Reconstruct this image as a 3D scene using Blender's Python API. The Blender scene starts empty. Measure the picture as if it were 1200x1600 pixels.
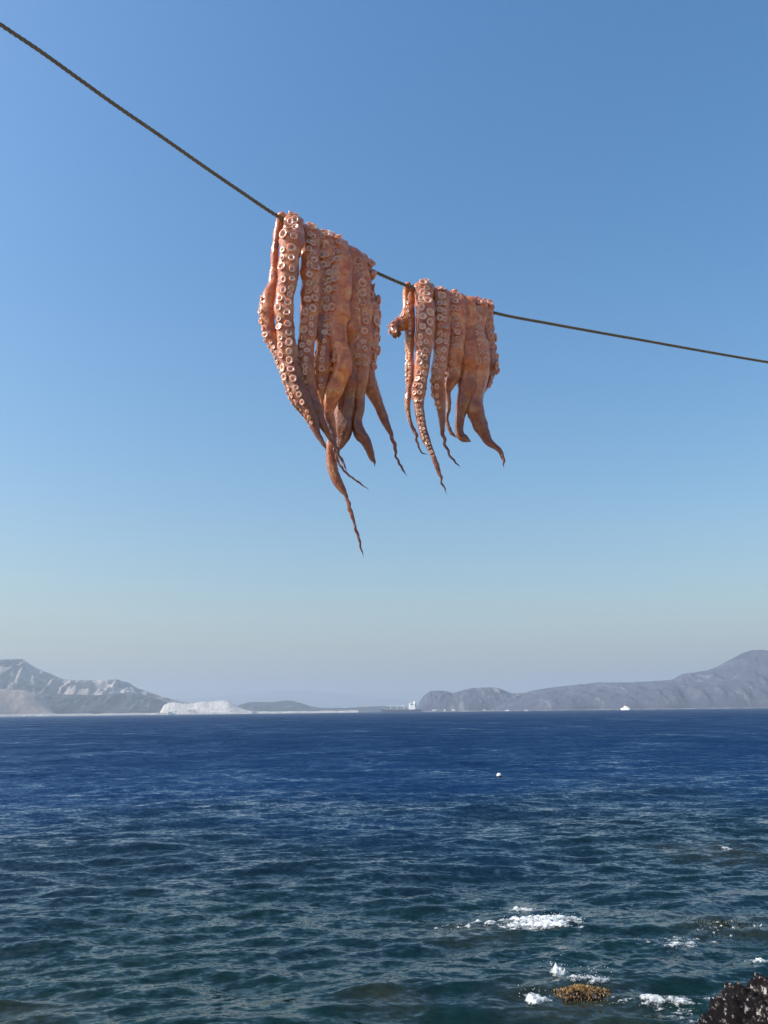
import bpy, bmesh, math, random
import numpy as np
from mathutils import Vector, Matrix, noise as mn
R = math.radians
random.seed(7); rng = np.random.default_rng(11)
scene = bpy.context.scene
C = scene.collection

# ------------------------------------------------------------------ camera
F_PX = 1250.0; CAM_H = 4.0
PITCH = math.atan(311.0 / F_PX); ROLL = -0.0117
cp, sp = math.cos(PITCH), math.sin(PITCH)
FW = Vector((0, cp, sp))
_r0, _u0 = Vector((1, 0, 0)), Vector((0, -sp, cp))
RT = _r0 * math.cos(ROLL) + _u0 * math.sin(ROLL)
UP = -_r0 * math.sin(ROLL) + _u0 * math.cos(ROLL)
CAM = Vector((0, 0, CAM_H))
cd = bpy.data.cameras.new('camera'); cam = bpy.data.objects.new('camera', cd); C.objects.link(cam)
cam.matrix_world = Matrix(((RT.x, UP.x, -FW.x, 0), (RT.y, UP.y, -FW.y, 0), (RT.z, UP.z, -FW.z, CAM_H), (0, 0, 0, 1)))
cd.sensor_fit = 'VERTICAL'; cd.sensor_height = 24.0; cd.lens = 24.0 * F_PX / 1600.0
cd.clip_start = 0.05; cd.clip_end = 60000
scene.camera = cam

# ------------------------------------------------------------------ light
SUN_EL, SUN_AZ = R(38), R(-101)          # azimuth from +Y, negative = to the left
w = bpy.data.worlds.new('World'); scene.world = w; w.use_nodes = True
nt = w.node_tree; nt.nodes.clear()
sky = nt.nodes.new('ShaderNodeTexSky'); sky.sky_type = 'NISHITA'; sky.sun_disc = False
sky.sun_elevation = SUN_EL; sky.sun_rotation = SUN_AZ
sky.air_density = 1.50; sky.dust_density = 2.5; sky.ozone_density = 4.2; sky.altitude = 0
bg = nt.nodes.new('ShaderNodeBackground'); bg.inputs['Strength'].default_value = 0.15
wo = nt.nodes.new('ShaderNodeOutputWorld')
hs = nt.nodes.new('ShaderNodeHueSaturation'); hs.inputs['Saturation'].default_value = 1.33
nt.links.new(sky.outputs[0], hs.inputs['Color']); nt.links.new(hs.outputs[0], bg.inputs[0]); nt.links.new(bg.outputs[0], wo.inputs[0])
sl = bpy.data.lights.new('sun', 'SUN'); sl.energy = 5.0; sl.angle = R(0.5); sl.color = (1.0, 0.95, 0.87)
so = bpy.data.objects.new('sun', sl); C.objects.link(so)
SUN_DIR = Vector((math.sin(SUN_AZ) * math.cos(SUN_EL), math.cos(SUN_AZ) * math.cos(SUN_EL), math.sin(SUN_EL)))
so.rotation_euler = SUN_DIR.to_track_quat('Z', 'Y').to_euler()
scene.view_settings.view_transform = 'Standard'; scene.view_settings.look = 'None'
scene.view_settings.exposure = 0.25; scene.view_settings.gamma = 1.0
scene.view_settings.use_curve_mapping = False
scene.cycles.volume_bounces = 1
scene.cycles.max_bounces = 8

# ------------------------------------------------------------------ helpers
def ray(px, py):
    return FW + RT * ((px - 600.0) / F_PX) + UP * ((800.0 - py) / F_PX)
def at(px, py, Y):                       # the point of the plane y = Y seen at (px, py)
    d = ray(px, py); return CAM + d * (Y / d.y)
def mpp(px, py, Y):                      # metres per photo pixel there
    return (Y / ray(px, py).y) / F_PX
def sea_at(px, py, z=0.0):
    d = ray(px, py); return CAM + d * ((z - CAM_H) / d.z)
def horizon(px):
    return 1111.0 - (px - 600.0) * 0.0117
K = 0.62                                 # the far shore: all its distances and sizes
def far(px, dist, z=0.0):
    dist *= K; z *= K
    d = ray(px, horizon(px)); h = math.hypot(d.x, d.y)
    return Vector((d.x / h * dist, d.y / h * dist, z))
def elev_h(px, py, dist):
    dist *= K
    d = ray(px, py); return CAM_H + dist * d.z / math.hypot(d.x, d.y)

def tag(o, label=None, cat=None, group=None, kind=None):
    if label: o['label'] = label
    if cat: o['category'] = cat
    if group: o['group'] = group
    if kind: o['kind'] = kind
    return o
def mesh_obj(name, verts, faces, mat=None, parent=None, smooth=True):
    me = bpy.data.meshes.new(name); me.from_pydata([tuple(v) for v in verts], [], faces); me.update()
    if smooth: me.polygons.foreach_set('use_smooth', [True] * len(me.polygons))
    o = bpy.data.objects.new(name, me); C.objects.link(o)
    if mat: me.materials.append(mat)
    if parent: o.parent = parent
    return o
def grid_mesh(name, P, mat, parent=None, wrap=False):   # P: (rows, cols, 3)
    n, m = P.shape[:2]
    idx = np.arange(n * m).reshape(n, m)
    if wrap: idx = np.concatenate([idx, idx[:, :1]], axis=1)
    q = np.stack([idx[:-1, :-1], idx[:-1, 1:], idx[1:, 1:], idx[1:, :-1]], -1).reshape(-1, 4)
    me = bpy.data.meshes.new(name)
    me.vertices.add(n * m); me.vertices.foreach_set('co', P.reshape(-1).astype(np.float32))
    me.loops.add(q.size); me.loops.foreach_set('vertex_index', q.reshape(-1).astype(np.int32))
    me.polygons.add(len(q)); me.polygons.foreach_set('loop_start', (np.arange(len(q)) * 4).astype(np.int32))
    me.polygons.foreach_set('use_smooth', np.ones(len(q), dtype=bool))
    me.update(calc_edges=True); me.validate()
    me.materials.append(mat)
    o = bpy.data.objects.new(name, me); C.objects.link(o)
    if parent: o.parent = parent
    return o
def empty(name, loc):
    o = bpy.data.objects.new(name, None); C.objects.link(o); o.location = loc; o.empty_display_size = 0.1
    return o

class NT:
    def __init__(s, name):
        s.m = bpy.data.materials.new(name); s.m.use_nodes = True; s.t = s.m.node_tree
        s.t.nodes.clear(); s.out = s.t.nodes.new('ShaderNodeOutputMaterial')
        s.b = s.n('ShaderNodeBsdfPrincipled'); s.l(s.b.outputs[0], s.out.inputs[0])
    def n(s, t, **k):
        x = s.t.nodes.new(t)
        for a, v in k.items(): setattr(x, a, v)
        return x
    def l(s, a, b): s.t.links.new(a, b)
    def set(s, **k):
        for a, v in k.items(): s.b.inputs[a.replace('_', ' ')].default_value = v
    def noise(s, vec, scale, detail=4, rough=0.55, dist=0.0):
        x = s.n('ShaderNodeTexNoise'); x.inputs['Scale'].default_value = scale
        x.inputs['Detail'].default_value = detail; x.inputs['Roughness'].default_value = rough
        x.inputs['Distortion'].default_value = dist; s.l(vec, x.inputs['Vector']); return x
    def ramp(s, fac, stops):
        x = s.n('ShaderNodeValToRGB'); cr = x.color_ramp
        while len(cr.elements) < len(stops): cr.elements.new(0.5)
        for e, (p, c) in zip(cr.elements, stops):
            e.position = p; e.color = (c + (1,)) if not isinstance(c, float) else (c, c, c, 1)
        s.l(fac, x.inputs[0]); return x
    def mix(s, fac, a, b, blend='MIX'):
        x = s.n('ShaderNodeMix', data_type='RGBA', blend_type=blend)
        for v, i in ((fac, 0), (a, 6), (b, 7)):
            if isinstance(v, (int, float)): x.inputs[i].default_value = v
            elif isinstance(v, tuple): x.inputs[i].default_value = v + (1,)
            else: s.l(v, x.inputs[i])
        return x.outputs[2]
    def math(s, op, a, b=None, clamp=False):
        x = s.n('ShaderNodeMath', operation=op, use_clamp=clamp)
        for i, v in enumerate((a, b)):
            if v is None: continue
            if isinstance(v, (int, float)): x.inputs[i].default_value = v
            else: s.l(v, x.inputs[i])
        return x.outputs[0]
    def vmul(s, v, xyz, op='MULTIPLY'):
        x = s.n('ShaderNodeVectorMath', operation=op); s.l(v, x.inputs[0])
        if isinstance(xyz, tuple): x.inputs[1].default_value = xyz
        else: s.l(xyz, x.inputs[1])
        return x.outputs[0]
    def n_sep(s, v):
        x = s.n('ShaderNodeSeparateColor'); s.l(v, x.inputs[0]); return x.outputs[0]
    def bump(s, h, strength, dist):
        x = s.n('ShaderNodeBump'); x.inputs['Strength'].default_value = strength
        x.inputs['Distance'].default_value = dist; s.l(h, x.inputs['Height']); return x
def flat(name, col, rough=0.6, var=0.15, scale=0.5):
    n = NT(name); g = n.n('ShaderNodeTexCoord')
    t = n.noise(g.outputs['Object'], scale, 4)
    c = n.mix(t.outputs[0], tuple(x * (1 - var) for x in col), tuple(min(1, x * (1 + var)) for x in col))
    n.l(c, n.b.inputs['Base Color']); n.set(Roughness=rough); return n.m

# ------------------------------------------------------------------ sea
NW = 130
_lam = np.exp(np.linspace(math.log(0.16), math.log(12.0), NW)) * rng.uniform(0.93, 1.07, NW)
_ang = R(-90) + R(8) + rng.normal(0, R(29), NW)
_kx, _ky = np.cos(_ang) * 2 * np.pi / _lam, np.sin(_ang) * 2 * np.pi / _lam
_ph = rng.uniform(0, 2 * np.pi, NW)
_sl = 0.036 * np.where(_lam > 0.9, (0.9 / _lam) ** 0.60, 1.0) * np.where(_lam < 0.6, (_lam / 0.6) ** 0.8, 1.0)
_A = _sl * _lam / (2 * np.pi)
def sea_xyz(x, y, spacing=None):
    x = np.asarray(x, float); y = np.asarray(y, float)
    dx = np.zeros_like(x); dy = np.zeros_like(x); z = np.zeros_like(x)
    for i in range(NW):
        if spacing is None: wt = 1.0; xs, ys, sel = x, y, slice(None)
        else:
            wt_all = np.clip((_lam[i] / spacing - 2.0) / 2.0, 0, 1)
            sel = np.nonzero(wt_all > 0)[0] if x.ndim == 1 else np.nonzero(wt_all.max(axis=1) > 0)[0]
            if len(sel) == 0: continue
            xs, ys, wt = x[sel], y[sel], wt_all[sel]
        th = _kx[i] * xs + _ky[i] * ys + _ph[i]
        a = _A[i] * wt; s = np.sin(th); k = 2 * np.pi / _lam[i]
        z[sel] += a * np.cos(th); dx[sel] -= a * s * _kx[i] / k * 0.35; dy[sel] -= a * s * _ky[i] / k * 0.35
    return x + dx, y + dy, z

def water_material():
    n = NT('sea_water'); g = n.n('ShaderNodeNewGeometry'); P = g.outputs['Position']
    sx = n.n('ShaderNodeSeparateXYZ'); n.l(P, sx.inputs[0])
    # ripples too small or too far for the mesh: slope noise, growing where the swell is only flat mesh
    out_ = n.math('DIVIDE', n.math('SUBTRACT', sx.outputs[1], 18.0), 90.0, clamp=True)
    out_ = n.math('POWER', out_, 0.5)
    acc = None
    for sc_, amp, far_, st in ((0.05, 0.0, 0.35, (.5, .35, 1)), (0.22, 0.0, 0.75, (.6, .4, 1)), (1.1, 0.55, 0.85, (.6, .8, 1)), (3.6, 1.0, 0.8, (.5, 1.0, 1)), (11.0, 1.0, 0.8, (.6, 1.0, 1))):
        t = n.noise(n.vmul(P, st), sc_, 3, 0.6)
        k = n.math('ADD', n.math('MULTIPLY', out_, far_ - amp), amp)
        v = n.n('ShaderNodeVectorMath', operation='SCALE'); n.l(n.vmul(n.vmul(t.outputs['Color'], (.5, .5, .5), 'SUBTRACT'), (1, 1, 0)), v.inputs[0]); n.l(k, v.inputs['Scale'])
        acc = v.outputs[0] if acc is None else n.vmul(acc, v.outputs[0], 'ADD')
    # wind waves lean over towards the shore
    gust = n.noise(n.vmul(P, (.6, 1, 1)), 0.045, 3); acc_ = n.n('ShaderNodeVectorMath', operation='SCALE'); n.l(acc, acc_.inputs[0]); n.l(n.math('ADD', n.math('MULTIPLY', gust.outputs[0], 1.6), 0.2), acc_.inputs['Scale']); acc = acc_.outputs[0]
    lean = n.n('ShaderNodeCombineXYZ'); n.l(n.math('ADD', n.math('MULTIPLY', out_, -0.42), -0.04), lean.inputs[1]); acc = n.vmul(acc, lean.outputs[0], 'ADD')
    N = n.vmul(n.vmul(g.outputs['Normal'], acc, 'ADD'), (1, 1, 1)); nn = n.n('ShaderNodeVectorMath', operation='NORMALIZE'); n.l(N, nn.inputs[0])
    n.l(nn.outputs[0], n.b.inputs['Normal'])
    big = n.noise(P, 0.06, 3)
    # depth of the water: shallow and green near the shore, deep and blue further out
    d = n.math('ADD', sx.outputs[1], n.math('MULTIPLY', n.math('SUBTRACT', big.outputs[0], 0.5), 50.0))
    d = n.math('ADD', d, n.math('MULTIPLY', sx.outputs[0], -0.25))
    dd = n.math('DIVIDE', n.math('SUBTRACT', d, 12.0), 34.0, clamp=True)
    col = n.ramp(dd, [(0, (0.003, 0.016, 0.0135)), (0.35, (0.003, 0.014, 0.023)), (1.0, (0.003, 0.023, 0.072))]).outputs[0]
    # brown weed-covered rock showing through the shallows
    for (px, py, rad) in ((600, 1575, 0.9), (735, 1455, 1.3), (905, 1575, 1.6), (1120, 1330, 2.5), (1130, 1450, 1.4), (20, 1590, 1.2)):
        c = sea_at(px, py); q = n.n('ShaderNodeVectorMath', operation='DISTANCE'); n.l(P, q.inputs[0]); q.inputs[1].default_value = c
        nz = n.noise(P, 1.6, 4)
        m = n.math('SUBTRACT', 1.0, n.math('DIVIDE', q.outputs['Value'], rad), clamp=True)
        m = n.math('MULTIPLY', n.math('MULTIPLY', m, nz.outputs[0]), 1.5, clamp=True)
        col = n.mix(m, col, (0.026, 0.028, 0.016))
    n.l(col, n.b.inputs['Base Color']); n.set(Roughness=0.045, IOR=1.333)
    return n.m
water = water_material()
def build_sea():
    fpx = F_PX * 0.64
    # rings spaced evenly in the picture, tighter near the shore
    th = [R(78)]
    r = CAM_H / math.tan(R(78)); rows = []
    while r < 16000:
        rows.append(r)
        step = 0.72 * (r * r + CAM_H ** 2) / (CAM_H * fpx)
        if r < 6.0: step = max(step, 0.07)
        r += min(max(step, 0.022), r * 0.25 + 1)
    rows = np.array(rows)
    half = R(37)
    a1 = np.linspace(-half, half, 900); a2 = np.linspace(half, 2 * math.pi - half, 170)[1:-1]
    ang = np.concatenate([a1, a2])
    dang = np.concatenate([np.full(900, a1[1] - a1[0]), np.full(len(a2), a2[1] - a2[0])])
    RR, AA = np.meshgrid(rows, ang, indexing='ij'); drow = np.gradient(rows)
    SP = np.maximum(drow[:, None] * 0.8, RR * dang[None, :] * 0.8)
    x, y, z = sea_xyz(RR * np.sin(AA), RR * np.cos(AA), SP)
    P = np.stack([x, y, z], -1)
    o = grid_mesh('sea', P, water, wrap=True)
    # the small disc right under the viewpoint
    return tag(o, 'choppy dark blue sea turning green towards the shore', 'sea', kind='structure')
build_sea()

# ------------------------------------------------------------------ haze
HZ = flat_m = None
def build_haze():
    m = bpy.data.materials.new('haze'); m.use_nodes = True; t = m.node_tree; t.nodes.clear()
    o = t.nodes.new('ShaderNodeOutputMaterial'); v = t.nodes.new('ShaderNodeVolumePrincipled')
    v.inputs['Density'].default_value = 2.0e-4; v.inputs['Color'].default_value = (0.58, 0.66, 0.75, 1); v.inputs['Anisotropy'].default_value = 0.1
    t.links.new(v.outputs[0], o.inputs['Volume'])
    s, z0, z1 = 16500, -2.5, 470
    V = [(x, y, z) for x in (-s, s) for y in (-s, s) for z in (z0, z1)]
    Fc = [(0, 1, 3, 2), (4, 6, 7, 5), (0, 4, 5, 1), (2, 3, 7, 6), (0, 2, 6, 4), (1, 5, 7, 3)]
    b = mesh_obj('haze', V, Fc, m, smooth=False)
    tag(b, 'pale summer haze hanging over the sea and hills', 'haze', kind='stuff')
build_haze()

# ------------------------------------------------------------------ hills
def interp(pts, x):
    return np.interp(x, [p[0] for p in pts], [p[1] for p in pts])
def land_mat(name, stops, scale, gully=None):
    scale /= K
    if gully: gully = (gully[0] / K,) + gully[1:]
    n = NT(name); g = n.n('ShaderNodeNewGeometry'); P = g.outputs['Position']
    t = n.noise(n.vmul(P, (1, 1, 2.2)), scale, 8, 0.62, 0.4)
    c = n.ramp(t.outputs[0], stops).outputs[0]
    if gully:
        t2 = n.noise(n.vmul(P, (1, 0.12, 0.16)), gully[0], 6, 0.7)
        f = n.ramp(t2.outputs[0], [(gully[2], 0.0), (gully[2] + 0.1, 1.0)]).outputs[0]
        c = n.mix(f, c, gully[1])
    n.l(c, n.b.inputs['Base Color']); n.set(Roughness=0.95)
    n.l(n.bump(n.noise(P, scale * 4, 6).outputs[0], 0.6, 12).outputs[0], n.b.inputs['Normal'])
    return n.m
def hill(name, label, sky_pts, d0, d1, mat, nu=260, nv=46, gam=1.0, rough=0.16, freq=0.012, seed=0, shore=0.0, group=None, terr=None):
    xs = np.linspace(sky_pts[0][0], sky_pts[-1][0], nu)
    P = np.zeros((nv, nu, 3))
    for i, px in enumerate(xs):
        py = interp(sky_pts, px)
        py += 0.5 * mn.fractal(Vector((px * 0.09, seed, 0)), 1.0, 2.0, 4)
        H = max(elev_h(px, py, d1), 0.3)
        d0e = d0 * (1 + 0.010 * mn.noise(Vector((px * 0.02, seed + 4, 0))))
        for j in range(nv):
            v = j / (nv - 1) * 1.35
            D = d0e + (d1 - d0e) * v
            p = far(px, D)
            if v <= 1:
                g = v ** gam
                if terr: g = g * 0.45 + 0.55 * (math.floor(g * terr + 0.15) + min(1, ((g * terr + 0.15) % 1) * 3.0)) / terr; g = min(g, 1)
                rg = mn.ridged_multi_fractal(Vector((p.x * freq / K, p.y * freq / K * 0.35, seed)), 0.9, 2.1, 5, 1.0, 2.0) - 1.0
                env = math.sin(math.pi * min(v, 1)) ** 0.7
                z = H * (g + rough * rg * env)
                z = min(z, H * (0.985 * D / d1) + 1)
                if v == 0: z = -1.0
            else: z = H * max(0, 1 - (v - 1) / 0.33 * 1.2)
            P[j, i] = (p.x, p.y, z if v > 0 else -1.0)
    o = grid_mesh(name, P, mat)
    tag(o, label, 'hill', group, kind='structure')
    return o
m_cliff = land_mat('limestone_mountain', [(0.36, (0.060, 0.068, 0.075)), (0.48, (0.20, 0.185, 0.17)), (0.62, (0.42, 0.37, 0.32))], 0.0045, (0.016, (0.52, 0.47, 0.42), 0.54))  # darkest rock stop lifted: extra haze painted into the colour
m_scrub = land_mat('scrub_hill', [(0.35, (0.010, 0.020, 0.028)), (0.58, (0.025, 0.040, 0.048)), (0.72, (0.16, 0.16, 0.15))], 0.010)
m_scree = land_mat('pale_scree', [(0.35, (0.21, 0.17, 0.145)), (0.65, (0.34, 0.28, 0.235))], 0.004)
m_quarry = land_mat('white_quarry', [(0.36, (0.30, 0.28, 0.25)), (0.44, (0.52, 0.48, 0.42)), (0.6, (0.62, 0.58, 0.51))], 0.014)  # grey lowest stop: terrace shade painted into the white stone
m_purple = land_mat('dry_headland', [(0.35, (0.034, 0.042, 0.072)), (0.55, (0.055, 0.060, 0.092)), (0.70, (0.095, 0.095, 0.12))], 0.008, (0.018, (0.19, 0.18, 0.19), 0.58))  # blue of the haze is put into the land colour
m_beach = land_mat('shore_strip', [(0.35, (0.42, 0.38, 0.34)), (0.6, (0.62, 0.58, 0.54))], 0.02)
m_far = land_mat('distant_range', [(0.35, (0.03, 0.05, 0.07)), (0.65, (0.06, 0.075, 0.09))], 0.002)

hill('distant_hills', 'very faint blue mountain range beyond the strait', [(250, 1096), (300, 1090), (340, 1088), (400, 1082), (440, 1078), (480, 1078), (520, 1081), (560, 1086), (600, 1091), (640, 1094), (720, 1100), (800, 1106)], 19500, 21500, m_far, nv=24, seed=3, freq=0.0015, rough=.1)
hill('mountain', 'pale grey limestone mountain with streaked cliffs at the left', [(-560, 1090), (-380, 1052), (-230, 1036), (-120, 1040), (-60, 1033), (0, 1029), (25, 1028), (50, 1043), (75, 1053), (95, 1061), (120, 1062), (150, 1062), (180, 1061), (200, 1067), (210, 1074), (235, 1082), (260, 1090), (290, 1097), (320, 1104), (345, 1110)], 5150, 6400, m_cliff, nu=420, nv=70, gam=0.75, rough=0.34, freq=0.006, seed=11)
hill('dark_hill', 'dark scrub covered lower hill before the limestone mountain', [(-200, 1110), (-100, 1104), (0, 1100), (40, 1094), (58, 1084), (75, 1083), (110, 1085), (150, 1086), (185, 1082), (215, 1084), (240, 1090), (262, 1099), (285, 1106), (300, 1112)], 4900, 5180, m_scrub, nu=260, nv=40, gam=0.6, rough=0.16, freq=0.010, seed=21)
hill('scree_slope', 'pale pinkish scree slope at the left edge of the shore', [(-420, 1100), (-250, 1085), (-60, 1077), (0, 1076), (35, 1078), (55, 1086), (72, 1098), (82, 1110), (88, 1116)], 4700, 4900, m_scree, nu=180, nv=30, gam=0.8, rough=0.06, freq=0.008, seed=31)
hill('quarry', 'bright white terraced quarry on the far shore', [(250, 1112), (256, 1101), (262, 1098), (272, 1097), (285, 1099), (302, 1099), (308, 1097), (322, 1096), (330, 1096), (345, 1094.5), (356, 1094.5), (364, 1099), (374, 1105), (386, 1110), (398, 1111.5)], 4620, 4850, m_quarry, nu=200, nv=40, gam=0.75, rough=0.03, freq=0.012, seed=41)
hill('low_hill', 'low dark hill right of the white quarry', [(362, 1112), (372, 1102), (388, 1097), (405, 1096.5), (425, 1097), (440, 1094.5), (455, 1094.5), (470, 1098), (484, 1103), (500, 1106), (540, 1106), (575, 1104), (600, 1103), (630, 1104), (655, 1110)], 5600, 6000, m_scrub, nu=200, nv=30, seed=51, rough=.12)
hill('headland', 'rounded dark headland behind the ship', [(650, 1111), (656, 1096), (662, 1087), (672, 1080), (682, 1078.5), (696, 1079), (708, 1083), (722, 1079), (735, 1075.5), (755, 1074), (775, 1073.5), (788, 1078), (800, 1082.5), (815, 1084), (840, 1090), (880, 1108)], 4500, 4900, m_purple, nu=240, nv=44, gam=0.6, rough=0.16, freq=0.009, seed=61)
hill('ridge', 'long dry purple grey ridge rising to the peak at the right', [(770, 1109), (786, 1092), (802, 1084), (820, 1082.5), (838, 1078), (860, 1074.5), (900, 1070), (935, 1066), (985, 1066), (1030, 1063.5), (1055, 1061), (1072, 1052), (1090, 1050), (1110, 1047), (1128, 1041), (1140, 1034), (1155, 1027), (1170, 1019), (1185, 1014.5), (1200, 1014), (1240, 1017), (1300, 1030), (1400, 1056), (1560, 1075), (1750, 1100)], 4350, 5200, m_purple, nu=460, nv=64, gam=0.62, rough=0.13, freq=0.0085, seed=71)
hill('front_cliffs', 'gullied coastal cliffs below the right ridge', [(830, 1106), (850, 1095), (880, 1088), (930, 1082), (970, 1084), (1010, 1078), (1060, 1074), (1090, 1071), (1150, 1070), (1200, 1069), (1300, 1070), (1450, 1085), (1600, 1103)], 4150, 4330, m_purple, nu=420, nv=36, gam=0.5, rough=0.22, freq=0.012, seed=81)
def strip(name, label, pts, dist, hgt, mat):
    xs = np.linspace(pts[0], pts[1], 120); P = np.zeros((4, 120, 3))
    for i, px in enumerate(xs):
        e = 0.5 + 0.5 * mn.noise(Vector((px * .05, 7, 3)))
        for j, (dd, z) in enumerate(((0, -1), (6, hgt * (0.5 + 0.5 * e)), (60, hgt * (0.6 + .6 * e)), (400, 2))):
            p = far(px, dist + dd); P[j, i] = (p.x, p.y, z)
    tag(grid_mesh(name, P, mat), label, 'shore', kind='structure')
strip('beach', 'pale strip of beach along the left far shore', (-420, 560), 4560, 7.5, m_beach)
strip('shore', 'thin rocky shoreline below the right headland', (660, 1650), 4120, 2.2, land_mat('rocky_shore', [(0.4, (0.06, 0.06, 0.07)), (0.62, (0.30, 0.27, 0.25))], 0.02))

# ------------------------------------------------------------------ far buildings and vessels
def box(bm, x0, x1, y0, y1, z0, z1):
    v = [bm.verts.new(c) for c in ((x0, y0, z0), (x1, y0, z0), (x1, y1, z0), (x0, y1, z0), (x0, y0, z1), (x1, y0, z1), (x1, y1, z1), (x0, y1, z1))]
    for f in ((0, 3, 2, 1), (4, 5, 6, 7), (0, 1, 5, 4), (1, 2, 6, 5), (2, 3, 7, 6), (3, 0, 4, 7)): bm.faces.new([v[i] for i in f])
def cyl(bm, x, y, z0, z1, r, n=10, r1=None, ax=None):
    r1 = r if r1 is None else r1
    a = [bm.verts.new((x + r * math.cos(k * 2 * math.pi / n), y + r * math.sin(k * 2 * math.pi / n), z0)) for k in range(n)]
    b = [bm.verts.new((x + r1 * math.cos(k * 2 * math.pi / n), y + r1 * math.sin(k * 2 * math.pi / n), z1)) for k in range(n)]
    for k in range(n): bm.faces.new((a[k], a[(k + 1) % n], b[(k + 1) % n], b[k]))
    bm.faces.new(b); bm.faces.new(a[::-1])
def bobj(name, fn, mat, parent, smooth=False):
    bm = bmesh.new(); fn(bm); bmesh.ops.recalc_face_normals(bm, faces=bm.faces); me = bpy.data.meshes.new(name); bm.to_mesh(me); bm.free(); me.materials.append(mat)
    if smooth: me.polygons.foreach_set('use_smooth', [True] * len(me.polygons))
    o = bpy.data.objects.new(name, me); C.objects.link(o); o.parent = parent; return o
m_white = flat('white_paint', (0.86, 0.85, 0.83), 0.5, 0.04)
m_tile = flat('roof_tile', (0.36, 0.16, 0.10), 0.8)
m_navy = flat('navy_hull', (0.012, 0.03, 0.08), 0.4)
m_deck = flat('deck_paint', (0.30, 0.26, 0.25), 0.7)
m_dark = flat('dark_glass', (0.02, 0.025, 0.03), 0.2)
m_rust = flat('antifouling_red', (0.30, 0.05, 0.03), 0.5)
def house(px, dist, wd, ht, z, label, tiled=True):
    p = far(px, dist, z); root = empty('house', p); root.scale = (K, K, K); root.rotation_euler.z = -math.atan2(p.x, p.y)
    tag(root, label, 'house', 'white buildings on the far shore')
    dp = wd * 0.7
    bobj('wall', lambda bm: box(bm, -wd / 2, wd / 2, 0, dp, -6, ht), m_white, root)
    def roof(bm):
        if tiled:
            q = [bm.verts.new(c) for c in ((-wd / 2 - .4, -.4, ht + .003), (wd / 2 + .4, -.4, ht + .003), (wd / 2 + .4, dp + .4, ht + .003), (-wd / 2 - .4, dp + .4, ht + .003), (-wd / 2 - .4, dp / 2, ht + 2.4), (wd / 2 + .4, dp / 2, ht + 2.4))]
            for f in ((0, 1, 5, 4), (2, 3, 4, 5), (0, 4, 3), (1, 2, 5), (0, 3, 2, 1)): bm.faces.new([q[i] for i in f])
        else: box(bm, -wd / 2 - .2, wd / 2 + .2, -.2, dp + .2, ht + .003, ht + 0.6)
    bobj('roof', roof, m_tile if tiled else m_white, root)
    n = max(2, int(wd / 5))
    for k in range(n):
        cx = -wd / 2 + wd * (k + .5) / n
        bobj('window', lambda bm: box(bm, cx - .7, cx + .7, -.08, .12, ht * .45, ht * .45 + 1.4), m_dark, root)
house(678.5, 4250, 22, 8, 3, 'widest white building below the rounded headland', False)
house(695, 4260, 11, 6, 4, 'small tile roofed white house between two larger shore buildings')
house(708.5, 4250, 17, 7, 4, 'white building on the shore under the dip of the headland', False)
house(757, 4200, 16, 5, 2, 'low white building at the waterline under the headland top')
house(770, 4200, 10, 4, 2, 'tiny white house at the waterline just right of the headland top')
house(395, 4560, 12, 15, 5, 'tall white building at the right foot of the quarry', False)
house(384, 4565, 18, 6, 5, 'low white shed at the right foot of the quarry', False)
house(266, 4560, 20, 9, 5, 'white building at the left foot of the quarry', False)
house(533, 4570, 22, 5, 5, 'low pale building on the flat shore left of the cargo ship', False)
house(552, 4570, 16, 5, 5, 'pale shed on the flat shore nearest the bow of the ship', False)

def hull_mesh(bm, L, B, H, bow=0.14, sheer=0.0, n=24, stern=0.8, z0=-0.6):
    rows = []
    for i in range(n + 1):
        t = i / n; x = -L / 2 + L * t
        wf = min(1, (t / bow) ** 0.6 if t < bow else 1) * (1 if t < 0.9 else 1 - (1 - stern) * (t - .9) / .1)
        zt = H * (1 + sheer * max(0, 1 - t / 0.25) ** 2)
        xo = -(0.03 * L) * max(0, 1 - t / bow)
        hb = B / 2 * wf
        rows.append([bm.verts.new(c) for c in ((x + xo, -hb, zt), (x, -hb * 0.82, z0), (x, hb * 0.82, z0), (x + xo, hb, zt))])
    for a, b in zip(rows, rows[1:]):
        for k in range(4): bm.faces.new((a[k], b[k], b[(k + 1) % 4], a[(k + 1) % 4]))
    bm.faces.new(rows[-1]); bm.faces.new(rows[0][::-1])

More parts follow.
